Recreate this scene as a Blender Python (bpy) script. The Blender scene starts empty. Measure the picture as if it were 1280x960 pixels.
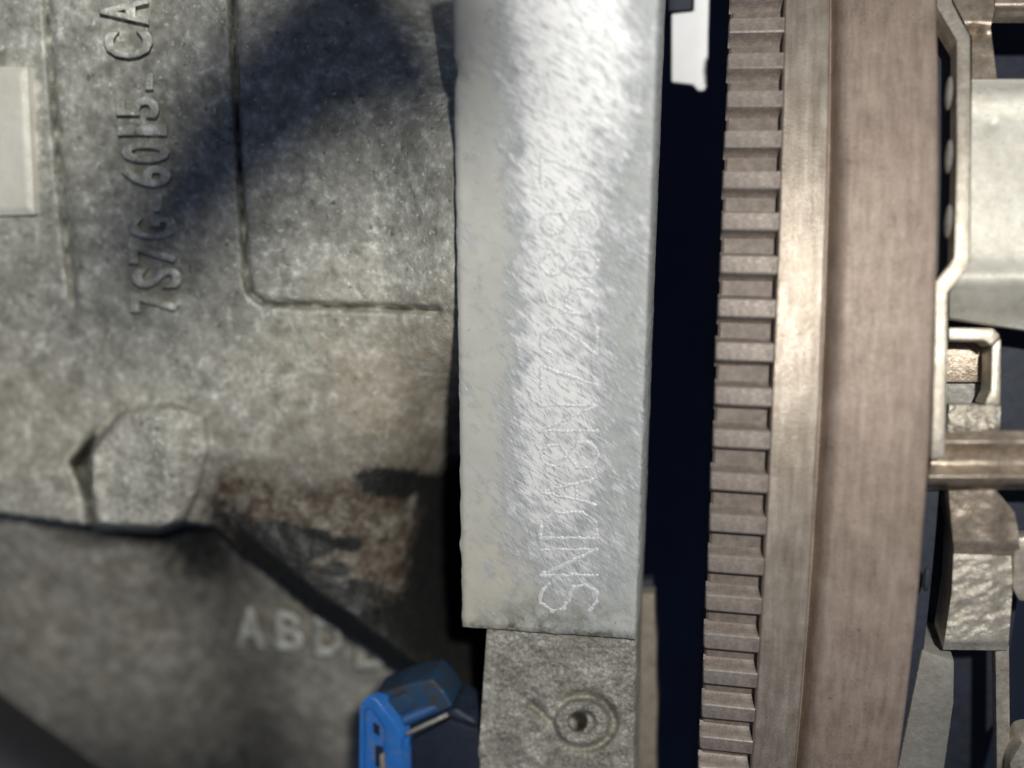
import bpy, bmesh, math, random
import numpy as np
from mathutils import Vector

random.seed(7)
rng = np.random.default_rng(11)
scene = bpy.context.scene
S = 0.0017                      # one design unit in scene units (1 unit = 1 dm)

# ------------------------------------------------------------------ camera
YAW, PITCH, FPX = 0.1929, 0.2108, 1300.0
cy, sy, cp, sp = math.cos(YAW), math.sin(YAW), math.cos(PITCH), math.sin(PITCH)
FWD = np.array([-sy*cp, sp, cy*cp]); RGT = np.array([cy, 0, sy]); DWN = np.cross(FWD, RGT)
EYE = np.array([640, 480, 0.]) - FPX*FWD


def V(u, v, w):
    return Vector((u*S, w*S, -v*S))


cam_data = bpy.data.cameras.new('camera')
cam = bpy.data.objects.new('camera', cam_data)
scene.collection.objects.link(cam)
cam.location = V(*EYE)
cam.rotation_euler = V(*FWD).to_track_quat('-Z', 'Y').to_euler()
cam_data.sensor_width = 36.0
cam_data.lens = FPX/1280*36
cam_data.clip_start = 0.01
cam_data.clip_end = 100
cam_data.dof.use_dof = True
cam_data.dof.focus_distance = 1335*S
cam_data.dof.aperture_fstop = 0.36
scene.camera = cam
scene.render.resolution_x, scene.render.resolution_y = 1024, 768

# ------------------------------------------------------------------ world, lamp, exposure
world = bpy.data.worlds.new('World')
scene.world = world
world.use_nodes = True
world.node_tree.nodes['Background'].inputs[0].default_value = (0.50, 0.62, 1.0, 1)
world.node_tree.nodes['Background'].inputs[1].default_value = 0.075

ld = bpy.data.lights.new('torch_lamp', 'POINT')
ld.energy = 640
ld.color = (1.0, 0.97, 0.90)
ld.shadow_soft_size = 0.10
lamp = bpy.data.objects.new('torch_lamp', ld)
scene.collection.objects.link(lamp)
lamp.location = V(1350, -470, -2080)

scene.view_settings.view_transform = 'Standard'
scene.view_settings.look = 'None'
scene.view_settings.exposure = 0
scene.view_settings.gamma = 1
scene.render.engine = 'CYCLES'

# ------------------------------------------------------------------ geometry helpers
def ray(px, py):
    d = (np.multiply.outer(np.asarray(px, float)-640, RGT)
         + np.multiply.outer(np.asarray(py, float)-480, DWN) + FPX*FWD)
    return d


def at(px, py, w):
    """arrays (u, v, w) of the points of the depth plane w that lie on these sight lines"""
    d = ray(px, py)
    t = (np.asarray(w, float)-EYE[2])/d[..., 2]
    return EYE + d*t[..., None]


R0, VC, W0, DTH, PH = 1271.9, 681.8, -25.3, 0.0410984, -0.520784
WC = W0+R0                      # flywheel axis depth


def cyl(px, py, off):
    """points on a cylinder round the flywheel axis, off below the tooth tips"""
    d = ray(px, py); r = R0-np.asarray(off, float)
    o1, o2 = EYE[1]-VC, EYE[2]-WC
    a = d[..., 1]**2+d[..., 2]**2
    b = 2*(o1*d[..., 1]+o2*d[..., 2])
    c = o1*o1+o2*o2-r*r
    t = (-b-np.sqrt(np.maximum(b*b-4*a*c, 0)))/(2*a)
    return EYE + d*t[..., None]


def toworld(p):
    p = np.asarray(p, float)
    q = np.empty_like(p)
    q[..., 0] = p[..., 0]*S; q[..., 1] = p[..., 2]*S; q[..., 2] = -p[..., 1]*S
    return q


def vnoise(x, y, size, seed=0):
    x = np.asarray(x, float)/size+1000; y = np.asarray(y, float)/size+1000
    tab = np.random.default_rng(seed).random((256, 256))
    xi = np.floor(x).astype(int); yi = np.floor(y).astype(int)
    fx = x-xi; fy = y-yi
    fx = fx*fx*(3-2*fx); fy = fy*fy*(3-2*fy)
    g = lambda a, b: tab[a % 256, b % 256]
    return ((g(xi, yi)*(1-fx)+g(xi+1, yi)*fx)*(1-fy)+(g(xi, yi+1)*(1-fx)+g(xi+1, yi+1)*fx)*fy)*2-1


def fbm(x, y, size, octaves=4, seed=0):
    s = 0; a = 1; t = 0
    for k in range(octaves):
        s = s+a*vnoise(x, y, size/2**k, seed+k*17); t += a; a *= .55
    return s/t


def sstep(a, b, x):
    t = np.clip((np.asarray(x, float)-a)/(b-a), 0, 1)
    return t*t*(3-2*t)


def gauss(x, y, cx, cy_, rx, ry):
    return np.exp(-((x-cx)/rx)**2-((y-cy_)/ry)**2)


def dseg(x, y, pts):
    best = np.full(np.shape(x), 1e9)
    for (x0, y0), (x1, y1) in zip(pts[:-1], pts[1:]):
        dx, dy = x1-x0, y1-y0
        t = np.clip(((x-x0)*dx+(y-y0)*dy)/(dx*dx+dy*dy), 0, 1)
        best = np.minimum(best, np.hypot(x-x0-t*dx, y-y0-t*dy))
    return best


def sdpoly(x, y, pts):
    """signed distance, negative inside"""
    d = dseg(x, y, pts+[pts[0]])
    ins = np.zeros(np.shape(x), bool)
    n = len(pts)
    for i in range(n):
        x0, y0 = pts[i]; x1, y1 = pts[(i+1) % n]
        if y0 == y1:
            continue
        c = ((y0 > y) != (y1 > y)) & (x < (x1-x0)*(y-y0)/(y1-y0)+x0)
        ins ^= c
    return np.where(ins, -d, d)


COL = scene.collection


def link(name, me, mat, root=None, smooth=40):
    me.materials.append(mat)
    for p in me.polygons:
        p.use_smooth = True
    me.set_sharp_from_angle(angle=math.radians(smooth))
    o = bpy.data.objects.new(name, me)
    COL.objects.link(o)
    if root is not None:
        o.parent = root
        if root.type == 'EMPTY':
            o.location = -root.location
    return o


def thing(name, label, cat, base):
    o = bpy.data.objects.new(name, None)
    o.empty_display_size = .05
    COL.objects.link(o)
    o.location = V(*base)
    o['label'] = label; o['category'] = cat
    return o


def grid_mesh(name, P, back=None, attrs=None):
    """P (n, m, 3) design points as a sheet; back: depth w the rim is drawn back to"""
    n, m = P.shape[:2]
    verts = toworld(P).reshape(-1, 3)
    idx = np.arange(n*m).reshape(n, m)
    faces = np.stack([idx[:-1, :-1], idx[1:, :-1], idx[1:, 1:], idx[:-1, 1:]], -1).reshape(-1, 4).tolist()
    verts = verts.tolist()
    ring = list(idx[0, :])+list(idx[1:, -1])+list(idx[-1, ::-1][1:])+list(idx[::-1, 0][1:-1])
    if back is not None:
        k0 = len(verts)
        for i in ring:
            q = verts[i]
            verts.append((q[0], max(back*S, q[1]+.002), q[2]))
        L = len(ring)
        for i in range(L):
            j = (i+1) % L
            faces.append((int(ring[i]), int(ring[j]), k0+j, k0+i))
        faces.append([k0+i for i in range(L)][::-1])
    me = bpy.data.meshes.new(name)
    me.from_pydata(verts, [], faces)
    bm = bmesh.new(); bm.from_mesh(me)
    bmesh.ops.recalc_face_normals(bm, faces=bm.faces)
    bm.to_mesh(me); bm.free()
    if attrs:
        for k, a in attrs.items():
            at_ = me.attributes.new(k, 'FLOAT', 'POINT')
            full = np.zeros(len(me.vertices)); full[:n*m] = np.ravel(a)
            if back is not None:
                full[n*m:] = np.ravel(a)[np.array(ring)]
            at_.data.foreach_set('value', full)
    return me


def quadgrid(tl, tr, br, bl, n, m):
    """pixel grid (n rows, m columns) over a quadrilateral"""
    t = np.linspace(0, 1, n)[:, None]; s = np.linspace(0, 1, m)[None, :]
    f = lambda k: (tl[k]*(1-s)+tr[k]*s)*(1-t)+(bl[k]*(1-s)+br[k]*s)*t
    return f(0), f(1)


def prism(name, front, backp, mat, root=None, bevel=0.0, seg=2, smooth=40):
    """closed solid between two matching outlines of design points"""
    bm = bmesh.new()
    a = [bm.verts.new(p) for p in toworld(front).tolist()]
    b = [bm.verts.new(p) for p in toworld(backp).tolist()]
    n = len(a)
    fa = bm.faces.new(a); bm.faces.new(b[::-1])
    for i in range(n):
        j = (i+1) % n
        bm.faces.new((a[i], b[i], b[j], a[j]))
    bmesh.ops.recalc_face_normals(bm, faces=bm.faces)
    if bevel:
        ed = list(fa.edges)+[e for v in a for e in v.link_edges if e.other_vert(v) in b]
        bmesh.ops.bevel(bm, geom=list(set(ed)), offset=bevel*S, segments=seg, profile=.6, affect='EDGES', clamp_overlap=True)
    bmesh.ops.triangulate(bm, faces=[f for f in bm.faces if len(f.verts) > 4])
    me = bpy.data.meshes.new(name); bm.to_mesh(me); bm.free()
    return link(name, me, mat, root, smooth)


def flat_prism(name, pts, w, depth, mat, root=None, bevel=0.0, **k):
    p = np.array(pts, float)
    f = at(p[:, 0], p[:, 1], np.full(len(p), float(w)))
    b = f.copy(); b[:, 2] += depth
    return prism(name, f, b, mat, root, bevel, **k)


def densify(pts, step=12):
    out = []
    for (x0, y0), (x1, y1) in zip(pts, pts[1:]+pts[:1]):
        n = max(1, int(math.hypot(x1-x0, y1-y0)/step))
        out += [(x0+(x1-x0)*i/n, y0+(y1-y0)*i/n) for i in range(n)]
    return out


def radial_in(P, depth):
    """move points toward the flywheel axis"""
    q = P.copy()
    dv = VC-P[..., 1]; dw = WC-P[..., 2]
    L = np.hypot(dv, dw)
    q[..., 1] += dv/L*depth; q[..., 2] += dw/L*depth
    return q


def cyl_prism(name, pts, off, depth, mat, root=None, bevel=0.0, **k):
    p = np.array(densify(pts, 30), float)
    f = cyl(p[:, 0], p[:, 1], np.full(len(p), float(off)))
    return prism(name, f, radial_in(f, depth), mat, root, bevel, **k)


def cyl_sheet(name, X, Y, off, depth, mat, root, attrs=None, smooth=50):
    """sheet over a pixel grid that follows the flywheel's curve, with real thickness"""
    f = cyl(X, Y, off); b = radial_in(f, depth)
    n, m = X.shape
    A = toworld(f).reshape(-1, 3); B = toworld(b).reshape(-1, 3)
    verts = np.concatenate([A, B]).tolist()
    idx = np.arange(n*m).reshape(n, m)
    q = np.stack([idx[:-1, :-1], idx[1:, :-1], idx[1:, 1:], idx[:-1, 1:]], -1).reshape(-1, 4)
    faces = q.tolist()+(q[:, ::-1]+n*m).tolist()
    ring = list(idx[0, :])+list(idx[1:, -1])+list(idx[-1, ::-1][1:])+list(idx[::-1, 0][1:-1])
    L = len(ring)
    for i in range(L):
        a, c = int(ring[i]), int(ring[(i+1) % L])
        faces.append((a, c, c+n*m, a+n*m))
    me = bpy.data.meshes.new(name); me.from_pydata(verts, [], faces)
    bm = bmesh.new(); bm.from_mesh(me); bmesh.ops.recalc_face_normals(bm, faces=bm.faces); bm.to_mesh(me); bm.free()
    return link(name, me, mat, root, smooth)


# ------------------------------------------------------------------ materials
class NT:
    def __init__(self, name):
        self.m = bpy.data.materials.new(name); self.m.use_nodes = True
        self.t = self.m.node_tree
        self.b = self.t.nodes['Principled BSDF']
        self.co = self.n('ShaderNodeTexCoord').outputs['Object']

    def n(self, kind, **kw):
        x = self.t.nodes.new(kind)
        for k, v in kw.items():
            setattr(x, k, v)
        return x

    def put(self, sock, v):
        if isinstance(v, bpy.types.NodeSocket):
            self.t.links.new(v, sock)
        elif isinstance(v, (tuple, list)) and len(v) == 3 and sock.type == 'RGBA':
            sock.default_value = (*v, 1)
        else:
            sock.default_value = v

    def mapping(self, rot=(0, 0, 0), scale=(1, 1, 1), co=None):
        x = self.n('ShaderNodeMapping', vector_type='TEXTURE' if False else 'POINT')
        self.put(x.inputs['Vector'], co or self.co)
        x.inputs['Rotation'].default_value = rot; x.inputs['Scale'].default_value = scale
        return x.outputs[0]

    def noise(self, scale, detail=5, rough=.6, co=None, dist=0.0):
        x = self.n('ShaderNodeTexNoise')
        self.put(x.inputs['Vector'], co or self.co)
        x.inputs['Scale'].default_value = scale; x.inputs['Detail'].default_value = detail
        x.inputs['Roughness'].default_value = rough; x.inputs['Distortion'].default_value = dist
        return x.outputs[0]

    def voro(self, scale, co=None):
        x = self.n('ShaderNodeTexVoronoi')
        self.put(x.inputs['Vector'], co or self.co)
        x.inputs['Scale'].default_value = scale
        return x.outputs['Distance']

    def ramp(self, fac, stops):
        x = self.n('ShaderNodeValToRGB'); self.put(x.inputs[0], fac)
        e = x.color_ramp.elements
        while len(e) < len(stops):
            e.new(.5)
        for el, (p, c) in zip(e, stops):
            el.position = p
            el.color = (c, c, c, 1) if isinstance(c, (int, float)) else (*c, 1)
        return x.outputs[0]

    def math(self, op, a, b=0.0, clamp=False):
        x = self.n('ShaderNodeMath', operation=op, use_clamp=clamp)
        self.put(x.inputs[0], a); self.put(x.inputs[1], b)
        return x.outputs[0]

    def mix(self, fac, a, b, blend='MIX'):
        x = self.n('ShaderNodeMix', data_type='RGBA', blend_type=blend)
        self.put(x.inputs[0], fac); self.put(x.inputs[6], a); self.put(x.inputs[7], b)
        return x.outputs[2]

    def attr(self, name):
        return self.n('ShaderNodeAttribute', attribute_name=name).outputs['Fac']

    def bump(self, h, strength, dist, prev=None):
        x = self.n('ShaderNodeBump')
        x.inputs['Strength'].default_value = strength; x.inputs['Distance'].default_value = dist
        self.put(x.inputs['Height'], h)
        if prev is not None:
            self.put(x.inputs['Normal'], prev)
        return x.outputs[0]

    def out(self, color, rough, metal=0.0, normal=None, spec=.5):
        self.put(self.b.inputs['Base Color'], color)
        self.put(self.b.inputs['Roughness'], rough)
        self.put(self.b.inputs['Metallic'], metal)
        self.b.inputs['Specular IOR Level'].default_value = spec
        if normal is not None:
            self.put(self.b.inputs['Normal'], normal)
        return self.m


def mat_cast(name, stained=True, g0=.34, g1=.62, gain=1.0):
    t = NT(name)
    big = t.noise(7, 4, .55, dist=.3)
    mid = t.noise(22, 5, .6, dist=.3)
    fine = t.noise(60, 3, .55)
    mixn = t.math('ADD', t.math('MULTIPLY', mid, .55), t.math('MULTIPLY', fine, .45))
    col = t.ramp(mixn, [(.34, (.18, .182, .166)), (.47, (.335, .337, .31)), (.56, (.455, .458, .425)), (.66, (.76, .77, .73))])
    col = t.mix(t.ramp(big, [(.35, 0.0), (.65, .75)]), col, t.mix(.4, col, (.44, .42, .35)))
    patch = t.ramp(t.noise(11, 5, .65), [(.38, .6), (.52, 0.0)])
    col = t.mix(patch, col, t.mix(.6, col, (.15, .152, .13)))
    pits = t.ramp(t.noise(42, 3, .5), [(.27, 1.0), (.35, 0.0)])
    col = t.mix(t.math('MULTIPLY', pits, .6), col, (.05, .052, .048))
    glint = t.ramp(t.noise(70, 3, .55), [(.62, 0.0), (.74, 1.0)])
    col = t.mix(t.math('MULTIPLY', glint, .65), col, (.88, .89, .84))
    col = t.mix(1.0, col, (gain, gain, gain*.98), 'MULTIPLY')
    rough = t.ramp(mid, [(.3, .62), (.7, .42)])
    if stained:
        tan = t.math('MULTIPLY', t.attr('tan'), t.ramp(t.noise(26, 5, .65), [(.30, .25), (.62, 1.0)]))
        col = t.mix(tan, col, t.mix(.55, col, (.40, .31, .20)))
        br = t.math('MULTIPLY', t.attr('brown'), t.ramp(t.noise(24, 7, .75), [(.30, .5), (.55, 1.0)]))
        col = t.mix(br, col, t.ramp(t.noise(90, 5, .75), [(.3, (.024, .018, .012)), (.55, (.088, .064, .044)), (.75, (.20, .158, .118))]))
        gr = t.math('ADD', t.attr('grime_shade'), t.math('MULTIPLY', t.math('SUBTRACT', t.noise(34, 7, .75), .5), 1.1))
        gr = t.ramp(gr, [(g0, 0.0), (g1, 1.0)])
        oil_shade = t.ramp(t.noise(150, 4, .7), [(.4, (.009, .010, .011)), (.66, (.026, .026, .025)), (.76, (.20, .20, .19))])
        col = t.mix(gr, col, oil_shade)
    n1 = t.bump(mid, .4, .012)
    n2 = t.bump(fine, .3, .006, n1)
    return t.out(col, rough, .1, n2, .35)


def mat_pad():
    t = NT('machined_aluminium')
    # the grinder went diagonally across the face in short strokes
    ca = t.mapping(rot=(0, math.radians(-44), 0)); cb = t.mapping(rot=(0, math.radians(-33), 0))
    warp = t.noise(9, 3, .5)
    streak = t.noise(1.0, 3, .55, co=t.mapping(scale=(19, 17, 64), co=ca), dist=.3)
    streak2 = t.noise(1.0, 3, .6, co=t.mapping(scale=(24, 20, 210), co=cb), dist=.3)
    g = t.attr('ground')
    blot = t.noise(14, 5, .6)
    gm = t.math('ADD', g, t.math('MULTIPLY', t.math('SUBTRACT', streak, .5), 1.1))
    gm = t.math('ADD', gm, t.math('MULTIPLY', t.math('SUBTRACT', warp, .5), .9))
    iso = t.noise(42, 4, .65)
    gm = t.math('ADD', gm, t.math('MULTIPLY', t.math('SUBTRACT', iso, .5), .8))
    streak3 = t.noise(1.0, 3, .6, co=t.mapping(scale=(30, 20, 260), co=t.mapping(rot=(0, math.radians(-66), 0))), dist=.2)
    hard = t.ramp(gm, [(.34, 0.0), (.86, 1.0)])
    soft = t.ramp(gm, [(.02, 0.0), (.46, 1.0)])
    base = t.ramp(blot, [(.3, (.45, .47, .45)), (.7, (.56, .575, .55))])
    dirty = t.mix(t.attr('tan'), base, t.mix(.5, base, (.56, .51, .41)))
    dirty = t.mix(t.ramp(t.noise(19, 6, .7), [(.54, 0.0), (.70, .5)]), dirty, (.25, .245, .215))
    grey = t.ramp(t.noise(11, 5, .6), [(.3, (.33, .353, .378)), (.7, (.48, .502, .52))])
    shine = t.ramp(streak2, [(.3, (.72, .74, .75)), (.52, (.87, .88, .885)), (.68, (.95, .955, .95))])
    col = t.mix(soft, dirty, grey)
    col = t.mix(hard, col, shine)
    cut = t.ramp(t.math('MULTIPLY', streak2, streak3), [(.17, .55), (.23, 0.0)])
    col = t.mix(t.math('MULTIPLY', cut, soft), col, (.22, .235, .25))
    lite = t.ramp(t.math('MULTIPLY', streak2, streak3), [(.30, 0.0), (.40, .8)])
    col = t.mix(t.math('MULTIPLY', lite, soft), col, (.88, .89, .89))
    col = t.mix(t.math('MULTIPLY', t.attr('grime_shade'), t.ramp(t.noise(28, 6, .7), [(.38, 0.0), (.6, 1.0)])), col, (.14, .135, .10))
    dots = t.ramp(t.noise(46, 3, .5), [(.25, 1.0), (.30, 0.0)])
    col = t.mix(t.math('MULTIPLY', dots, .5), col, (.14, .13, .12))
    rough = t.mix(hard, (.6, .6, .6), t.ramp(streak2, [(.3, .56), (.7, .46)]))
    nrm = t.bump(t.math('MULTIPLY', streak, soft), .05, .005)
    nrm = t.bump(t.math('MULTIPLY', streak2, soft), .08, .003, nrm)
    nrm = t.bump(t.noise(240, 3, .6), .10, .002, nrm)
    return t.out(col, rough, t.math('ADD', .10, t.math('MULTIPLY', hard, .12)), nrm, .22)


def mat_grain(name, dark, mid, light, scale=150, bump=.9, rough=.5, metal=.35):
    t = NT(name)
    f = t.noise(scale, 5, .75)
    b = t.noise(scale/7, 5, .65)
    m = t.math('ADD', t.math('MULTIPLY', f, .6), t.math('MULTIPLY', b, .4))
    col = t.ramp(m, [(.36, dark), (.52, mid), (.66, light)])
    n = t.bump(f, bump, .008)
    n = t.bump(b, .4, .012, n)
    return t.out(col, t.ramp(f, [(.35, min(1, rough+.15)), (.7, max(.2, rough-.15))]), metal, n)


def mat_steel(name, c_dark, c_mid, c_light, rough=.42, metal=.45, turned=True):
    t = NT(name)
    # turning marks run round the axis: they vary along x only
    ln = t.noise(1.0, 4, .65, co=t.mapping(scale=(260, 3, 3))) if turned else t.noise(60, 5, .6)
    blot = t.noise(16, 6, .65)
    fine = t.noise(190, 4, .7)
    ver = t.noise(1.0, 5, .65, co=t.mapping(scale=(75, 9, 9))) if turned else t.noise(48, 5, .65)
    m = t.math('ADD', t.math('MULTIPLY', blot, .34), t.math('ADD', t.math('MULTIPLY', ver, .38), t.math('MULTIPLY', fine, .28)))
    col = t.ramp(m, [(.36, c_dark), (.50, c_mid), (.64, c_light)])
    sp_ = t.ramp(t.noise(110, 3, .55), [(.27, 1.0), (.34, 0.0)])
    col = t.mix(t.math('MULTIPLY', sp_, .5), col, (.06, .045, .035))
    n = t.bump(ln, .32, .003)
    n = t.bump(fine, .35, .003, n)
    return t.out(col, t.ramp(fine, [(.3, min(1, rough+.12)), (.7, max(.15, rough-.1))]), metal, n)


def mat_plain(name, col, rough, metal=0.0, var=.25, scale=40, bump=.15):
    t = NT(name)
    n = t.noise(scale, 5, .65)
    c = t.ramp(n, [(.3, tuple(x*(1-var) for x in col)), (.7, tuple(min(1, x*(1+var)) for x in col))])
    return t.out(c, rough, metal, t.bump(t.noise(scale*4, 3, .6), bump, .003))


M_CAST = mat_cast('cast_aluminium', gain=1.28)
M_LETTER = mat_cast('rubbed_cast_aluminium', False, gain=1.85)
M_LETTER2 = mat_cast('worn_cast_aluminium', False, gain=1.5)
M_LOWER = mat_cast('oily_shaded_aluminium', True, .15, .85, .92)  # oily casting; the weaker light there is painted in by gain and mask
M_PAD = mat_pad()
M_GRAIN = mat_grain('sand_cast_flange', (.17, .162, .14), (.43, .415, .365), (.93, .91, .85), 110)
M_PALE = mat_grain('pale_boss', (.74, .72, .63), (.84, .82, .73), (.92, .90, .82), 40, .1, .6, .1)
M_DOT = mat_plain('peened_dot', (.69, .71, .715), .5, .15, .25, 90)
M_RIM = mat_steel('flywheel_iron', (.195, .148, .118), (.325, .255, .21), (.45, .37, .315), .5, .25)
M_BAND = mat_steel('polished_iron', (.25, .205, .165), (.41, .35, .29), (.62, .56, .48), .36, .5)
M_TOOTH = mat_steel('tooth_steel', (.16, .13, .112), (.27, .23, .205), (.42, .37, .335), .5, .3, turned=False)
M_WORN = mat_plain('worn_edge', (.50, .455, .41), .4, .4, .4, 120)
M_ROOT = mat_plain('ring_gear_root', (.19, .16, .138), .6, .2, .3, 60)
M_COVER = mat_steel('zinc_sheet', (.52, .50, .43), (.66, .64, .565), (.80, .78, .71), .5, .2, turned=False)
M_BRONZE = mat_steel('tarnished_sheet', (.20, .16, .125), (.38, .315, .25), (.60, .53, .44), .34, .55, turned=False)
M_EDGE = mat_steel('sheet_edge', (.32, .28, .225), (.52, .475, .40), (.76, .73, .65), .36, .5, turned=False)
M_ROUGH = mat_grain('rough_iron', (.36, .32, .26), (.64, .595, .51), (.93, .89, .79), 70, .6, .34, .5)
M_GREY = mat_grain('grey_iron', (.20, .195, .175), (.29, .28, .255), (.38, .37, .34), 60, .3, .55, .2)
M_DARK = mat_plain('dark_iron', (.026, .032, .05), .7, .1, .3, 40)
M_BACK = mat_plain('backdrop_dark', (.05, .065, .11), .9, 0, .2, 4)


def mat_dirty_plastic(name, col, dirt, amount):
    t = NT(name)
    c = t.mix(t.noise(30, 4, .6), tuple(x*.8 for x in col), tuple(min(1, x*1.2) for x in col))
    d = t.ramp(t.noise(24, 6, .7), [(.62-amount, 0.0), (.78-amount, .9)])
    c = t.mix(d, c, dirt)
    return t.out(c, t.ramp(d, [(0.0, .38), (1.0, .75)]), 0, t.bump(t.noise(150, 4, .6), .15, .003))


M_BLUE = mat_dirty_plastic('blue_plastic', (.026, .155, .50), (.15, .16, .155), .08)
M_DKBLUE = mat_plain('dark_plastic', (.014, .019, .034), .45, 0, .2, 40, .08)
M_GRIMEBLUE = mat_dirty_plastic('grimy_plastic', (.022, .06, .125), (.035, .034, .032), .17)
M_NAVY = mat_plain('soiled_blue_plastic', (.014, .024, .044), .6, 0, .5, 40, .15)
M_NAVY2 = mat_plain('dull_blue_plastic', (.02, .075, .21), .5, 0, .3, 40, .1)
M_WHITE = mat_plain('white_plastic', (.86, .87, .90), .5, 0, .03, 20, .02)
M_RUBBER = mat_plain('black_rubber', (.018, .019, .024), .55, 0, .2, 60, .15)
M_RUST = mat_steel('rear_plate_steel', (.17, .145, .115), (.27, .235, .19), (.36, .32, .27), .55, .2, turned=False)

# ------------------------------------------------------------------ background
bp = at(np.array([-700, 2100, 2100, -700]), np.array([-900, -900, 1900, 1900]), np.full(4, 2900.))
bk = bp.copy(); bk[:, 2] += 60
bg = prism('background', bp, bk, M_BACK)
bg['kind'] = 'structure'

# ------------------------------------------------------------------ engine block
block = thing('engine_block', 'grimy cast aluminium engine block with a ground bright serial pad beside the toothed flywheel', 'engine block', (300, 1060, 200))

EDGE = [(-120, 628), (0, 640), (110, 655), (128, 661), (200, 663), (232, 652), (268, 655), (305, 692),
        (350, 728), (400, 769), (450, 803), (500, 838), (550, 873), (600, 912), (690, 985), (760, 1040)]
EX = [p[0] for p in EDGE]; EY = [p[1] for p in EDGE]
G1 = [(55, -90), (60, 20), (66, 110), (74, 200), (83, 300), (93, 385)]
G2 = [(289, -90), (293, 60), (299, 190), (305, 290), (308, 345), (313, 366), (331, 380), (440, 384), (546, 388)]
LUG = [(150, 516), (215, 505), (256, 520), (262, 560), (250, 610), (232, 650), (200, 661), (120, 657), (113, 620), (109, 585), (114, 562)]


def wall_depth(x, y):
    w = 95 + 14*fbm(x, y, 260, 3, 5)
    # machined relief between the ribs
    side = x-np.interp(y, [p[1] for p in G1], [p[0] for p in G1])
    w = w - 5*sstep(-6, 6, side)*sstep(430, 360, y)
    w = w + 20*np.exp(-(dseg(x, y, G1)/4.5)**2)*sstep(415, 340, y)
    sd = sdpoly(x, y, G2+[(760, 388), (760, -90)])
    w = w - 4*sstep(5, -5, sd)
    w = w + 26*np.exp(-(dseg(x, y, G2)/3.8)**2)
    # the wall meets the pad in the middle and drops away above and below
    w = w - 70*sstep(470, 590, x)*sstep(90, 190, y)*sstep(520, 420, y)
    w = w + 260*gauss(x, y, 640, -60, 200, 125)
    w = w + 300*gauss(x, y, 650, 670, 120, 190)
    # ledge at the left and the lug
    w = w - 24*sstep(560, 600, y+.05*x)*sstep(135, 100, x)
    w = w - 52*sstep(4, -5, sdpoly(x, y, LUG))*(1-.75*sstep(205, 262, x))
    tri = sdpoly(x, y, [(88, 578), (118, 545), (112, 585), (117, 660), (108, 615)])
    w = w + 150*sstep(3, -6, tri)
    w = w + 16*np.exp(-(dseg(x, y, [(150, 512), (112, 552), (96, 575), (112, 625), (115, 660)])/7)**2)
    # rounded underside running down to the right
    e = np.interp(x, EX, EY)
    run = sstep(235, 330, x)
    w = w - 26*run*np.exp(-((e-y-8)/70)**2) + 40*run*sstep(28, 0, e-y)
    w = w + 700*sstep(0, 12, y-e)
    w = w + 1.6*fbm(x, y, 16, 3, 21) + 2.2*fbm(x, y, 42, 3, 31)
    return w


gx, gy = np.meshgrid(np.arange(-90, 712, 3.), np.arange(-90, 1045, 3.))
W = wall_depth(gx, gy)
big = fbm(gx, gy, 70, 4, 77)
tan = np.clip(gauss(gx, gy, 470, 500, 130, 110)*1.0+gauss(gx, gy, 30, 520, 130, 130)*.5+gauss(gx, gy, 540, 430, 60, 60)*.5, 0, 1)
e_ = np.interp(gx, EX, EY)
brown = np.clip(1.5*gauss(gx, gy, 420, 690, 165, 110)+.6*gauss(gx, gy, 290, 610, 50, 45)+.6*sstep(90, 20, e_-gy)*sstep(260, 320, gx)+.5*gauss(gx, gy, 530, 560, 60, 80), 0, 1)
grime_shade = np.clip(1.15*sstep(45, -60, sdpoly(gx, gy, [(518, 640), (562, 570), (720, 540), (720, 1040), (640, 960), (560, 885), (466, 805), (498, 725)]))  # real oily dirt, also painted in place of the missing pad shadow
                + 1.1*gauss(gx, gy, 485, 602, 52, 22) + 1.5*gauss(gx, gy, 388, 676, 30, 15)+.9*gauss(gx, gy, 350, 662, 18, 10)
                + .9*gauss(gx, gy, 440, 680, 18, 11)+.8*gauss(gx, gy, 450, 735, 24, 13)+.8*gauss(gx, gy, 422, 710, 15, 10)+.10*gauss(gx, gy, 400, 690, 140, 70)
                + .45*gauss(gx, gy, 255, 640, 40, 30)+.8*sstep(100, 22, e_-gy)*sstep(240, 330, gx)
                + .5*gauss(gx, gy, 104, 585, 12, 26)  # shade painted into the hollow beside the lug
                + .5*np.exp(-(dseg(gx, gy, G2)/5)**2) + .45*np.exp(-(dseg(gx, gy, G1)/5)**2)*sstep(400, 330, gy), 0, 1.2)-.08  # groove shade painted as broken dark lines
link('casting_wall', grid_mesh('casting_wall', at(gx, gy, W), 620, dict(tan=tan, brown=brown, grime_shade=grime_shade)), M_CAST, block, 80)


def lower_depth(x, y):
    w = 160 + .42*(y-650) + 16*fbm(x, y, 170, 3, 91)
    w = w + 400*sstep(20, 90, np.interp(x, EX, EY)-y)
    w = w + 60*np.exp(-(dseg(x, y, [(225, 600), (255, 720), (300, 960), (310, 1060)])/60)**2)
    w = w + 70*gauss(x, y, 150, 1010, 230, 90)
    w = w - 14*np.exp(-(dseg(x, y, [(285, 660), (450, 800), (520, 850)])/40)**2)
    w = w + 1.5*fbm(x, y, 18, 3, 51)
    return w


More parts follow.
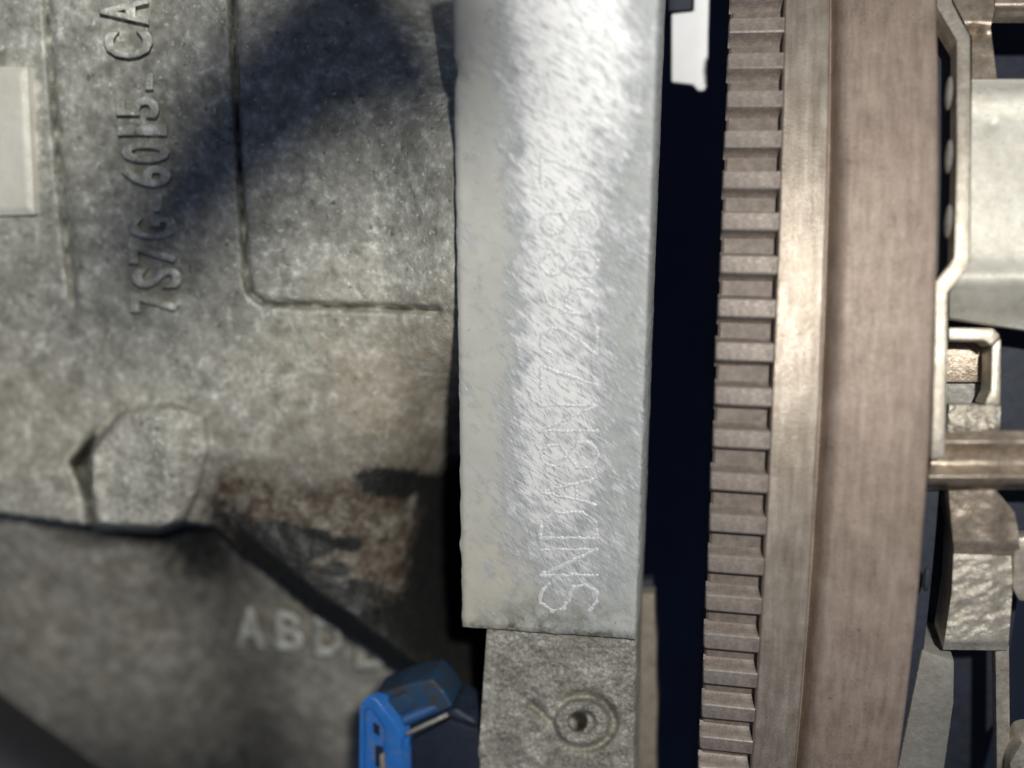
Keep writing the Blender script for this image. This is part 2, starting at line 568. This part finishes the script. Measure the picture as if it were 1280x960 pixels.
hx, hy = np.meshgrid(np.arange(-110, 720, 4.), np.arange(590, 1060, 4.))
WL = lower_depth(hx, hy)
lg = np.clip(.36*np.exp(-(dseg(hx, hy, [(225, 660), (255, 740), (290, 860), (330, 980)])/85)**2)+.5*gauss(hx, hy, 170, 1000, 200, 80)+.55*gauss(hx, hy, 150, 668, 90, 14)  # painted shade: diagonal band, lower left corner, line under the ledge
             + .4*gauss(hx, hy, 260, 690, 60, 40)+.9*sstep(560, 600, hx)+.10, 0, 1.2)+.03
link('lower_crankcase_wall', grid_mesh('lower_crankcase_wall', at(hx, hy, WL), 640,
     dict(tan=np.full(hx.shape, .35), brown=np.zeros(hx.shape), grime_shade=lg)), M_LOWER, block, 80)

# pale raised boss at the wall's far end
bx0, by0 = quadgrid((-90, 82), (34, 84), (43, 268), (-90, 272), 60, 44)
dr = sdpoly(bx0, by0, [(-120, 88), (30, 88), (39, 264), (-120, 268)])
pb = at(bx0, by0, 74 + 5*sstep(-6, 5, dr) + .5*fbm(bx0, by0, 20, 2, 3))
link('pale_boss', grid_mesh('pale_boss', pb, 130), M_PALE, block, 60)

# the flat serial pad
nr, nc = 300, 96
qx, qy = quadgrid((565.5, -90), (828.5, -90), (795.5, 799), (578, 783), nr, nc)
tt = np.linspace(0, 1, nr)[:, None]; ss = np.linspace(0, 1, nc)[None, :]
jit = fbm(qy, qy*0+3, 14, 3, 8)
qx = qx + jit*1.3*(ss < .001) + .8*fbm(qy, qy*0, 18, 3, 9)*(ss > .999)
qx = qx - 5*gauss(qx, qy, 572, 682, 6, 10)*(ss < .03) + 5*gauss(qx, qy, 567, 90, 8, 16)*(ss < .03)
qy = qy + 1.4*fbm(qx, qx*0, 20, 3, 19)*(tt > .999)
dl = (qx-np.interp(qy, [-90, 783], [565.5, 578]))
drt = (np.interp(qy, [-90, 799], [828.5, 795.5])-qx)
db = np.interp(qx, [578, 795], [783, 799])-qy
PW = 1.2*fbm(qx, qy, 90, 3, 61) + 4*np.exp(-np.clip(dl, 0, 99)/1.6)+6*np.exp(-np.clip(drt, 0, 99)/1.8)+4*np.exp(-np.clip(db, 0, 99)/2.0)
cen = np.interp(qy, [-90, 0, 130, 260, 480, 800], [712, 708, 700, 697, 694, 706])
half = np.interp(qy, [-90, 0, 90, 200, 480, 800], [88, 86, 76, 54, 52, 40])
core = np.exp(-(np.abs(qx-cen)/half)**3)
ground = np.clip(-.15+.17*sstep(20, 60, dl)+.28*sstep(38, 110, dl)*(1-.55*sstep(690, 770, qy)) + core*np.interp(qy, [-90, 40, 200, 420, 600, 700, 780], [.70, .68, .62, .54, .44, .26, .05])
                 + .24*gauss(qx, qy, 640, 575, 45, 90) + .2*gauss(qx, qy, 780, 130, 30, 70), 0, 1)
ptan = np.clip(.5*sstep(95, 20, dl)*1.0+.9*gauss(qx, qy, 620, 740, 70, 70)-.3*sstep(300, 100, qy)+.3*gauss(qx, qy, 596, 110, 18, 40), 0, 1)
pgr = np.clip(.75*gauss(qx, qy, 660, 770, 50, 25)+.6*gauss(qx, qy, 745, 772, 40, 22)+.7*sstep(14, 2, db)+.8*gauss(qx, qy, 570, 80, 10, 20)+.35*gauss(qx, qy, 800, 72, 8, 8), 0, 1)
pad = link('serial_pad', grid_mesh('serial_pad', at(qx, qy, PW), 112, dict(ground=ground, tan=ptan, grime_shade=pgr)), M_PAD, block, 35)

# rough flange under the pad with its round casting mark
fx, fy = quadgrid((610, 770), (797, 770), (791, 1050), (591, 1050), 150, 104)
r_ = np.hypot((fx-728)/39, (fy-903)/33)
ang = np.arctan2(fy-903, fx-728)
FW = 16 + 3.0*fbm(fx, fy, 9, 3, 41) + 2.5*fbm(fx, fy, 40, 3, 43)
FW = FW + 30*np.exp(-((r_-1.0)/.15)**2)*(.5+.5*np.cos(ang+.25)) - 15*sstep(.95, .80, r_)*sstep(.32, .50, r_)
FW = FW + 130*sstep(12.5, 8.5, np.hypot(fx-722, fy-902))
FW = FW + 15*np.exp(-(dseg(fx, fy, [(664, 881), (676, 890), (688, 903)])/4.5)**2)+6*np.exp(-(dseg(fx, fy, [(657, 918), (676, 916), (690, 908)])/3.5)**2)
FW = FW + 5*np.exp(-np.clip(np.interp(fy, [770, 1050], [797, 791])-fx, 0, 99)/2)
link('flange_foot', grid_mesh('flange_foot', at(fx, fy, FW), 112), M_GRAIN, block, 70)


# raised casting numbers
def glyph_mesh(ch, thick):
    cu = bpy.data.curves.new('g', 'FONT'); cu.body = ch; cu.size = 1.0
    cu.extrude = .06; cu.bevel_depth = .03; cu.bevel_resolution = 1; cu.offset = thick; cu.resolution_u = 3
    o = bpy.data.objects.new('g', cu); COL.objects.link(o)
    dg = bpy.context.evaluated_depsgraph_get(); dg.update()
    me = bpy.data.meshes.new_from_object(o.evaluated_get(dg))
    co = np.empty(len(me.vertices)*3); me.vertices.foreach_get('co', co)
    bpy.data.objects.remove(o)
    return me, co.reshape(-1, 3)


def cast_char(ch, cx, cyy, W_, H_, depth_fn, raise_, upright, root, slope=0.0, name='raised_character', thick=.03, mat=None):
    me, co = glyph_mesh(ch, thick)
    lo, hi = co.min(0), co.max(0)
    gxn = (co[:, 0]-(lo[0]+hi[0])/2)/max(hi[0]-lo[0], 1e-6)
    gyn = (co[:, 1]-(.365 if ch == '-' else (lo[1]+hi[1])/2))/max(hi[1]-lo[1], 1e-6)
    if ch == '-':
        gyn = gyn*.17
    if ch == '1':
        W_ *= .55
    gz = (co[:, 2]-lo[2])/(hi[2]-lo[2])
    if upright:
        px, py = cx+gxn*W_, cyy-gyn*H_+gxn*W_*slope
    else:
        px, py = cx-gyn*H_+gxn*W_*slope, cyy-gxn*W_
    w = depth_fn(px, py)+4-gz*(raise_+4)
    P = toworld(at(px, py, w))
    me.vertices.foreach_set('co', P.ravel())
    me.update()
    me.materials.clear()
    for k in ('tan', 'brown', 'grime_shade'):
        a = me.attributes.new(k, 'FLOAT', 'POINT')
        a.data.foreach_set('value', np.full(len(me.vertices), .12 if k == 'tan' else 0.0))
    bm = bmesh.new(); bm.from_mesh(me); bmesh.ops.remove_doubles(bm, verts=bm.verts, dist=1e-5)
    bmesh.ops.recalc_face_normals(bm, faces=bm.faces); bm.to_mesh(me); bm.free()
    return link(name, me, mat or M_LETTER, root, 50)


for ch, cx, cyy in (('7', 193, 377), ('S', 196, 347), ('7', 191, 316), ('G', 190, 285), ('-', 188, 253), ('6', 183, 220),
                    ('0', 182, 190), ('1', 178, 162), ('5', 172, 134), ('-', 177, 101), ('C', 160, 56), ('A', 155, 14)):
    big_ = ch in 'CA'
    cast_char(ch, cx, cyy, 22 if ch == '-' else (34 if big_ else 27), 62 if ch != '5' else 54, wall_depth, 15, False, block, .0, thick=.004)
for ch, cx, cyy in (('A', 313, 784), ('B', 362, 789), ('D', 410, 797), ('B', 462, 813)):
    cast_char(ch, cx, cyy, 36, 50, lower_depth, 30, True, block, .12, thick=.016, mat=M_LETTER2)

# dot-peened serial characters, read up the pad
GL = {
    'S': [[(1, .85), (.7, 1), (.3, 1), (0, .8), (.1, .58), (.9, .42), (1, .2), (.7, 0), (.3, 0), (0, .15)]],
    'N': [[(0, 0), (0, 1), (1, 0), (1, 1)]],
    'D': [[(0, 0), (0, 1), (.6, 1), (1, .75), (1, .25), (.6, 0), (0, 0)]],
    'A': [[(0, 0), (.5, 1), (1, 0)], [(.2, .38), (.8, .38)]],
    '8': [[(.5, .52), (.1, .65), (.1, .88), (.4, 1), (.6, 1), (.9, .88), (.9, .65), (.5, .52), (0, .35), (0, .12), (.35, 0), (.65, 0), (1, .12), (1, .35), (.5, .52)]],
    '7': [[(0, 1), (1, 1), (.25, 0)]],
    '2': [[(0, .8), (.25, 1), (.75, 1), (1, .8), (.95, .6), (0, 0), (1, 0)]],
    '6': [[(.9, .95), (.4, .85), (.05, .5), (0, .2), (.3, 0), (.7, 0), (1, .2), (1, .4), (.7, .55), (.3, .55), (.02, .38)]],
}
serial = [('S', 747), ('N', 703), ('D', 657), ('A', 615), ('8', 569), ('N', 523), ('7', 474), ('2', 427), ('6', 377), ('8', 330), ('8', 279), ('7', 212)]


def dome(bm, c, r, h):
    rings = []
    for fr, fh in ((1.0, -.25), (.8, .65), (.35, 1.0)):
        rings.append([bm.verts.new(V(c[0]+r*fr*math.cos(a), c[1]+r*fr*math.sin(a), c[2]-h*fh)) for a in [k*math.pi/3 for k in range(6)]])
    for a, b in zip(rings[:-1], rings[1:]):
        for k in range(6):
            bm.faces.new((a[k], a[(k+1) % 6], b[(k+1) % 6], b[k]))
    bm.faces.new(rings[-1])


for ch, cyy in serial:
    bm = bmesh.new()
    wd = 32
    for line in GL[ch]:
        pts = []
        for (x0, y0), (x1, y1) in zip(line[:-1], line[1:]):
            L = math.hypot((x1-x0)*wd, (y1-y0)*72); n = max(1, round(L/5.4))
            pts += [(x0+(x1-x0)*i/n, y0+(y1-y0)*i/n) for i in range(n)]
        pts.append(line[-1])
        base_w = lambda px, py: -.1+1.2*fbm(np.array([px]), np.array([py]), 90, 3, 61)[0]
        prev = None
        for (a, b) in pts:
            px = 746-b*70+random.uniform(-.9, .9); py = cyy+wd/2-a*wd+random.uniform(-.9, .9)
            c = at(px, py, np.array(base_w(px, py)))
            hw = random.choice((.5, 1.2, 1.8, 2.4, 3.0))
            if prev is not None:
                d = c-prev[0]; nrm_ = np.array([-d[1], d[0], 0]); nrm_ /= max(np.linalg.norm(nrm_), 1e-6)
                q = []
                for cc, ww in ((prev[0], prev[1]), (c, hw)):
                    q.append([bm.verts.new(V(*(cc+nrm_*ww+np.array([0, 0, .15])))), bm.verts.new(V(*(cc-np.array([0, 0, .7])))), bm.verts.new(V(*(cc-nrm_*ww+np.array([0, 0, .15]))))])
                for k in range(2):
                    bm.faces.new((q[0][k], q[0][k+1], q[1][k+1], q[1][k]))
            if random.random() < .8:
                dome(bm, c, random.uniform(1.8, 3.6), random.uniform(.2, .7))
            prev = (c, hw)
    bmesh.ops.recalc_face_normals(bm, faces=bm.faces)
    me = bpy.data.meshes.new('stamped_character'); bm.to_mesh(me); bm.free()
    link('stamped_character', me, M_DOT, block, 70)

# ------------------------------------------------------------------ steel plate behind the flange
plate = thing('backing_plate', 'thin brown steel backing plate standing edge-on behind the rough flange foot', 'plate', (800, 1060, 150))
pts = [(770, 742), (818, 742), (819, 782), (821, 800), (820, 840), (822, 880), (820, 930), (822, 1060), (770, 1060)]
flat_prism('plate_edge', pts, 150, 26, M_RUST, plate, 3)
flat_prism('plate_tab', [(772, 725), (816, 725), (818, 775), (772, 775)], 172, 18, M_DARK, plate, 3)

# ------------------------------------------------------------------ white clip in the gap
clip = thing('plastic_clip', 'white plastic clip showing in the dark gap between block and flywheel', 'clip', (862, 120, 250))
flat_prism('clip_body', [(839, 17), (867, 14), (869, -110), (889, -110), (884, 108), (880, 114), (872, 114), (866, 106), (839, 103)], 300, 30, M_WHITE, clip, 4, seg=3)
flat_prism('clip_stem', [(836, -110), (866, -110), (866, 12), (836, 14)], 318, 18, M_DARK, clip, 2)

# ------------------------------------------------------------------ flywheel
fly = thing('flywheel', 'brown steel flywheel rim with a toothed ring gear along the dark gap', 'flywheel', (1045, VC+R0, WC))


def lathe(name, prof, mat, root, n=420, smooth=35):
    prof = np.array(prof, float); m = len(prof)
    th = np.linspace(0, 2*math.pi, n, endpoint=False)
    u = np.broadcast_to(prof[:, 0], (n, m)); r = prof[:, 1]
    P = np.stack([u, VC+np.outer(np.sin(th), r), WC-np.outer(np.cos(th), r)], -1)
    verts = toworld(P).reshape(-1, 3).tolist(); idx = np.arange(n*m).reshape(n, m)
    nx = np.roll(idx, -1, 0)
    faces = np.stack([idx[:, :-1], nx[:, :-1], nx[:, 1:], idx[:, 1:]], -1).reshape(-1, 4).tolist()
    faces += np.stack([idx[:, -1], nx[:, -1], nx[:, 0], idx[:, 0]], -1).tolist()
    me = bpy.data.meshes.new(name); me.from_pydata(verts, [], faces)
    bm = bmesh.new(); bm.from_mesh(me); bmesh.ops.recalc_face_normals(bm, faces=bm.faces); bm.to_mesh(me); bm.free()
    return link(name, me, mat, root, smooth)


XT0, XB0, XG, XB1 = 888.0, 955.0, 1012.0, 1135.0
TD = 20.0
ring = lathe('ring_gear', [(XT0+2, R0-120), (XT0+2, R0-TD-3), (XT0+5, R0-TD), (XB0+2, R0-TD), (XB0+2, R0-120)], M_ROOT, fly)
lathe('rim_shoulder', [(XB0, R0-150), (XB0, R0-1), (XB0+2.5, R0+3), (XG-6, R0+3), (XG-3.5, R0+2), (XG-1.5, R0-2), (XG-1.5, R0-150)], M_BAND, fly)
lathe('rim', [(XG-1.5, R0-260), (XG-1.5, R0-30), (XG+3, R0-30), (XG+6, R0-20), (XG+9, R0-10), (XG+14, R0-3.5), (XG+19, R0-.5), (XG+25, R0+.5), (XB1-5, R0+.5), (XB1-2, R0-1), (XB1, R0-4), (XB1, R0-260)], M_RIM, fly)
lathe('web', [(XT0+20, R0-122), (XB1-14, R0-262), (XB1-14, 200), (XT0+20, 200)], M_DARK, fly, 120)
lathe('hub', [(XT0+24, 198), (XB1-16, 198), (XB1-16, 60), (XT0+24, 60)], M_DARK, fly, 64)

# one tooth, shared by all
prof = [(-18.5, -TD-2), (-14.2, -TD+3), (-12.0, -9), (-10.9, -1.8), (-9.4, 0), (9.4, 0), (10.9, -1.8), (12.0, -9), (14.2, -TD+3), (18.5, -TD-2)]


def tooth_mesh(var):
    bm = bmesh.new()
    ln = XB0+1-XT0
    st = []
    rr = random.Random(var)
    for x, k, cut in ((0, .80, 3.5), (1.6, .93, 1.0), (4.5, 1, 0), (ln, 1, 0)):
        row = []
        for (t, r) in prof:
            rr_ = r-cut*(1 if r > -12 else 0)
            row.append(bm.verts.new(Vector((x*S, -(rr_+TD)*S, -(t*(k if r > -12 else 1)+rr.uniform(-.35, .35))*S))))
        st.append(row)
    for a, b in zip(st[:-1], st[1:]):
        for k in range(len(prof)-1):
            bm.faces.new((a[k], a[k+1], b[k+1], b[k]))
    bm.faces.new(st[0]); bm.faces.new(st[-1][::-1])
    bmesh.ops.recalc_face_normals(bm, faces=bm.faces)
    me = bpy.data.meshes.new('tooth'); bm.to_mesh(me); bm.free()
    me.materials.append(M_TOOTH); me.materials.append(M_WORN)
    for p in me.polygons:
        if abs(p.normal.y) > .3 and abs(p.normal.z) > .4 and p.center.y < -(TD-4)*S:
            p.material_index = 1
    for p in me.polygons:
        p.use_smooth = True
    me.set_sharp_from_angle(angle=math.radians(33))
    return me


TM = [tooth_mesh(k) for k in range(5)]
for i in range(-6, 25):
    a = PH+DTH*i-10.0/R0+random.uniform(-.0006, .0006)
    o = bpy.data.objects.new('tooth', TM[i % 5]); COL.objects.link(o)
    o.parent = ring
    r = R0-TD
    o.location = V(XT0+random.uniform(-.8, .8), VC+r*math.sin(a), WC-r*math.cos(a))
    o.rotation_euler = (a, 0, 0)

# ------------------------------------------------------------------ clutch cover beside the flywheel
cov = thing('clutch_cover', 'pressed sheet metal clutch cover with cast lugs bolted against the flywheel', 'clutch cover', (1230, VC+R0, WC))
# bent edge of the pressing
strip = [(1171, -70), (1171, 8), (1184, 30), (1196, 50), (1196, 200), (1193, 322), (1183, 336), (1170, 352), (1168, 450), (1164, 575),
         (1181, 572), (1184, 460), (1184.5, 366), (1200, 349), (1210, 334), (1213, 320), (1214, 200), (1213, 46), (1200, 22), (1190, 2), (1189, -70)]
cyl_prism('flange_edge', strip, 10, 34, M_EDGE, cov, 2.2)


def strip_sheet(name, ycols, ny, nx, offf, depth, mat, xl, xr, root=cov):
    """sheet between left and right outlines xl(y), xr(y), from y0 to y1 with sloping ends"""
    t = np.linspace(0, 1, ny)[:, None]; s = np.linspace(0, 1, nx)[None, :]
    (ytl, ytr), (ybl, ybr) = ycols
    Y = (ytl*(1-s)+ytr*s)*(1-t)+(ybl*(1-s)+ybr*s)*t
    X = xl(Y)*(1-s)+xr(Y)*s
    return cyl_sheet(name, X, Y, offf(X, Y), depth, mat, root)


C = lambda v: (lambda Y: Y*0+v)
ip = lambda ys, xs: (lambda Y: np.interp(Y, ys, xs))
strip_sheet('upper_panel', ((-70, -70), (98, 98)), 60, 20, lambda X, Y: 26+10*sstep(25, 45, Y)+1.2*fbm(X, Y, 30, 3, 4)+10*gauss(X, Y, 1218, 42, 9, 7), 16, M_BRONZE,
            ip([-70, 0, 46, 100], [1190, 1191, 1215, 1215]), ip([-70, 12, 22, 34, 98], [1243, 1243, 1241, 1238, 1246]))
strip_sheet('upper_lip', ((-70, -70), (18, 18)), 40, 16, lambda X, Y: 22+14*sstep(4, 20, Y)+fbm(X, Y, 30, 3, 6), 16, M_BRONZE, C(1244), C(1360))
strip_sheet('cover_panel', ((99, 99), (398, 424)), 110, 34,
            lambda X, Y: 20+14*sstep(118, 99, Y)+5*sstep(122, 150, Y)-9*np.exp(-((Y-345)/14)**2)+54*sstep(352, 420, Y)+1.5*fbm(X, Y, 60, 3, 14)+3*gauss(X, Y, 1241, 156, 6, 6),
            18, M_COVER, ip([99, 325, 340, 366, 430], [1215, 1213, 1206, 1187, 1187]), C(1360))
# cast lug frame inside the window
hx0 = [(1187, 425), (1231, 426), (1239, 434), (1238, 488), (1229, 506), (1187, 508)]
cyl_prism('lug_top_bar', [(1186, 409), (1242, 410), (1251, 420), (1239.5, 433), (1231, 426), (1186, 425)], 64, 46, M_EDGE, cov, 3)
cyl_prism('lug_side_bar', [(1251.5, 421), (1251, 506), (1230, 506), (1238.5, 488), (1240, 434)], 65, 46, M_EDGE, cov, 3)
lx, ly = quadgrid((1187, 506.5), (1251, 506.5), (1249, 552), (1182, 552), 40, 50)
cyl_sheet('lug_foot', lx, ly, 64+6*fbm(lx, ly, 10, 3, 23)-4*np.exp(-((ly-528)/14)**2), 40, M_ROUGH, cov)
cyl_prism('lug_inner_face', [(1182, 418), (1246, 418), (1246, 478), (1182, 478)], 118, 20, M_BRONZE, cov, 3)
cyl_prism('lug_inner_step', [(1182, 479), (1246, 479), (1246, 520), (1182, 520)], 128, 20, M_GREY, cov, 3)
# folded strap across
strip_sheet('strap', ((543, 536), (613, 612)), 60, 40,
            lambda X, Y: 34-16*np.exp(-((Y-553)/10)**2)-20*np.exp(-((Y-596)/9)**2)+30*sstep(604, 613, Y)+1.8*fbm(X, Y, 26, 3, 33)+8*sstep(1220, 1290, X),
            18, M_BRONZE, ip([536, 560, 585, 613], [1172, 1166, 1163, 1158]), C(1360))
# rough lug under the strap
strip_sheet('rough_lug', ((616, 618), (812, 813)), 90, 50,
            lambda X, Y: 54+4*sstep(700, 690, Y)+sstep(690, 705, Y)*sstep(806, 780, Y)*4*fbm(X*.7, Y*1.5+X*.5, 15, 3, 29)+14*sstep(800, 813, Y)+12*sstep(1236, 1262, X),
            60, M_ROUGH, ip([616, 670, 740, 812], [1184, 1193, 1190, 1179]), ip([616, 628, 660, 730, 813], [1246, 1258, 1262, 1266, 1260]))
strip_sheet('lug_shoulder', ((614, 612), (692, 694)), 40, 30, lambda X, Y: 46+9*sstep(676, 693, Y)+2*fbm(X, Y, 24, 3, 37)+9*sstep(1236, 1266, X), 10, M_BRONZE,
            ip([612, 694], [1186, 1193]), ip([612, 626, 640, 660, 694], [1244, 1256, 1268, 1272, 1276]))
cyl_prism('lug_stem', [(1244, 806), (1262, 806), (1264, 1060), (1247, 1060)], 86, 20, M_EDGE, cov, 3)
cyl_prism('lower_lug', [(1152, 812), (1194, 826), (1193, 880), (1180, 970), (1172, 1060), (1090, 1060), (1122, 960)], 66, 80, M_GREY, cov, 6)
cyl_prism('side_tab', [(1268, 690), (1274, 672), (1360, 672), (1360, 752), (1274, 752), (1266, 735)], 60, 26, M_EDGE, cov, 4)
cyl_prism('bottom_tab', [(1262, 955), (1276, 928), (1360, 915), (1360, 1060), (1256, 1060)], 60, 40, M_EDGE, cov, 8)
for px, py in ((1186, 117), (1186, 196), (1185.5, 277), (1158, 724)):
    P = cyl(np.array([px]), np.array([py]), np.array([16. if py < 300 else 40.]))[0]
    bm = bmesh.new()
    bmesh.ops.create_uvsphere(bm, u_segments=14, v_segments=8, radius=1)
    sc = np.array([4.5, 20, 9]) if py < 300 else np.array([5, 16, 8])
    for v in bm.verts:
        v.co = V(P[0]+v.co.x*sc[0], P[1]+v.co.z*sc[1], P[2]+v.co.y*sc[2])
    me = bpy.data.meshes.new('rivet'); bm.to_mesh(me); bm.free()
    link('rivet', me, M_GREY if py < 300 else M_DARK, cov)
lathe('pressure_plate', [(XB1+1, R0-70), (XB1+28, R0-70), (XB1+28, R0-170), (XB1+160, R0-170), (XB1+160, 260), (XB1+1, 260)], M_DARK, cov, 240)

# ------------------------------------------------------------------ blue connector
con = thing('blue_connector', 'bright blue plastic electrical connector shell below the raised letters', 'connector', (490, 1060, 60))


def tube_shell(name, outer, inner, w0, shift, dw, mat, root):
    """open shell: outer and inner pixel outlines at w0, drawn back by a pixel shift and depth"""
    o = np.array(outer, float); i = np.array(inner, float); n = len(o)
    A = at(o[:, 0], o[:, 1], np.full(n, float(w0))); B = at(i[:, 0], i[:, 1], np.full(n, float(w0)))
    A2 = at(o[:, 0]+shift[0], o[:, 1]+shift[1], np.full(n, float(w0+dw))); B2 = at(i[:, 0]+shift[0]*.3, i[:, 1]+shift[1]*.3, np.full(n, float(w0+8)))
    bm = bmesh.new()
    vs = [[bm.verts.new(p) for p in toworld(q).tolist()] for q in (A, B, A2, B2)]
    for k in range(n):
        j = (k+1) % n
        bm.faces.new((vs[0][k], vs[0][j], vs[1][j], vs[1][k]))
        bm.faces.new((vs[0][k], vs[2][k], vs[2][j], vs[0][j]))
        bm.faces.new((vs[1][k], vs[1][j], vs[3][j], vs[3][k]))
    bm.faces.new(vs[3]); bm.faces.new(vs[2][::-1])
    bmesh.ops.recalc_face_normals(bm, faces=bm.faces)
    ed = [e for e in bm.edges if (e.verts[0] in vs[0] and e.verts[1] in vs[0]) or (e.verts[0] in vs[1] and e.verts[1] in vs[1])]
    bmesh.ops.bevel(bm, geom=ed, offset=1.6*S, segments=2, profile=.6, affect='EDGES', clamp_overlap=True)
    me = bpy.data.meshes.new(name); bm.to_mesh(me); bm.free()
    return link(name, me, mat, root, 45)


outer = [(449, 886), (452, 876), (460, 870), (470, 874), (490, 900), (498, 912), (500, 924), (502, 1060), (448, 1060)]
inner = [(454, 892), (456, 887), (460, 885), (466, 888), (474, 899), (480, 910), (481, 922), (483, 1050), (453, 1050)]
tube_shell('connector_shell', outer, inner, 0, (14, -5), 19, M_BLUE, con)
for q in ([(466, 903), (474, 908), (474, 921), (467, 916)], [(469, 932), (479, 934), (479, 962), (469, 958)], [(469, 974), (479, 976), (479, 1004), (469, 1000)]):
    flat_prism('slot_liner', q, 6.5, 5, M_DKBLUE, con, 1)
flat_prism('terminal', [(474, 944), (480, 942), (482, 966), (475, 968)], 3, 6, M_GREY, con, 1.5)


def bar(name, p0, p1, w0, w1, r, mat, root, seg=12, flat=1.0):
    a = at(np.array(p0[0]), np.array(p0[1]), np.array(float(w0))); b = at(np.array(p1[0]), np.array(p1[1]), np.array(float(w1)))
    d = (b-a)/np.linalg.norm(b-a)
    x = np.cross(d, [0, 0, 1.]); x /= np.linalg.norm(x); y = np.cross(d, x)
    bm = bmesh.new(); rows = []
    for t, k in ((0, .7), (.015, 1), (.985, 1), (1, .7)):
        c = a+(b-a)*t
        rows.append([bm.verts.new(p) for p in toworld(np.array([c+r*k*(x*math.cos(q)*flat+y*math.sin(q)) for q in np.linspace(0, 2*math.pi, seg, endpoint=False)])).tolist()])
    for m, n in zip(rows[:-1], rows[1:]):
        for k in range(seg):
            bm.faces.new((m[k], m[(k+1) % seg], n[(k+1) % seg], n[k]))
    bm.faces.new(rows[0]); bm.faces.new(rows[-1][::-1])
    bmesh.ops.recalc_face_normals(bm, faces=bm.faces)
    me = bpy.data.meshes.new(name); bm.to_mesh(me); bm.free()
    return link(name, me, mat, root, 50)


bar('guide_rail', (508, 917), (560, 893), 6, 16, 3.4, M_GREY, con)
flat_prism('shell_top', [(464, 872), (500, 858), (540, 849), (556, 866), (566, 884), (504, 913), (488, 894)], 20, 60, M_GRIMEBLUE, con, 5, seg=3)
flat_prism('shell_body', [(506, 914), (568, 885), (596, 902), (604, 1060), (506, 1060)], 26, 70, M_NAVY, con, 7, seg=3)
bar('upper_rail', (504, 900), (552, 880), 14, 30, 9, M_NAVY2, con, flat=1.0)
flat_prism('latch', [(502, 926), (511, 920), (511, 934), (503, 938)], 0, 12, M_BLUE, con, 2)
flat_prism('dirt_cap', [(474, 879), (506, 866), (520, 878), (494, 900)], 14, 12, M_GRIMEBLUE, con, 3)
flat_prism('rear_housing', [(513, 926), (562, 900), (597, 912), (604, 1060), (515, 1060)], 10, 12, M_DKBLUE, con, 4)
bar('wire', (578, 958), (606, 934), 34, 20, 11, M_GREY, con)

# ------------------------------------------------------------------ rubber hose in the lower corner
hose = thing('rubber_hose', 'black rubber hose crossing in front of the lower crankcase wall', 'hose', (60, 1060, 60))
bar('hose_tube', (-140, 862), (210, 1124), 96, 60, 92, M_RUBBER, hose, seg=40)

# ------------------------------------------------------------------ cable out of view, added and shaped to cast the upper left shadow
occluder = thing('shadow_occluder', 'unseen dark cable added to cast the upper left shadow on the block', 'occluder', (980, -300, -1350))
LP = np.array([1350., -470., -2080.])
path = []
for (px, py) in ((150, 395), (185, 330), (230, 262), (300, 180), (385, 92), (455, 48), (508, 18)):
    g = at(np.array(px), np.array(py), np.array(150.))
    t_ = (-1350-LP[2])/(g[2]-LP[2])
    path.append(LP+(g-LP)*t_)
path = np.array(path)
for k in range(3):                       # round the bends
    q = [path[0]]
    for a, b in zip(path[:-1], path[1:]):
        q += [a*.75+b*.25, a*.25+b*.75]
    path = np.array(q+[path[-1]])
bm = bmesh.new(); rows = []
for i, c in enumerate(path):
    d = path[min(i+1, len(path)-1)]-path[max(i-1, 0)]; d /= np.linalg.norm(d)
    x = np.cross(d, [0, 0, 1.]); x /= np.linalg.norm(x); y = np.cross(d, x)
    rr = 22+50*(i/len(path))**.9
    rows.append([bm.verts.new(p) for p in toworld(np.array([c+rr*(x*math.cos(a)+y*math.sin(a)) for a in np.linspace(0, 2*math.pi, 16, endpoint=False)])).tolist()])
for m, n in zip(rows[:-1], rows[1:]):
    for k in range(16):
        bm.faces.new((m[k], m[(k+1) % 16], n[(k+1) % 16], n[k]))
bm.faces.new(rows[0]); bm.faces.new(rows[-1][::-1])
bmesh.ops.recalc_face_normals(bm, faces=bm.faces)
me = bpy.data.meshes.new('occluder_body'); bm.to_mesh(me); bm.free()
link('occluder_body', me, M_RUBBER, occluder, 60)
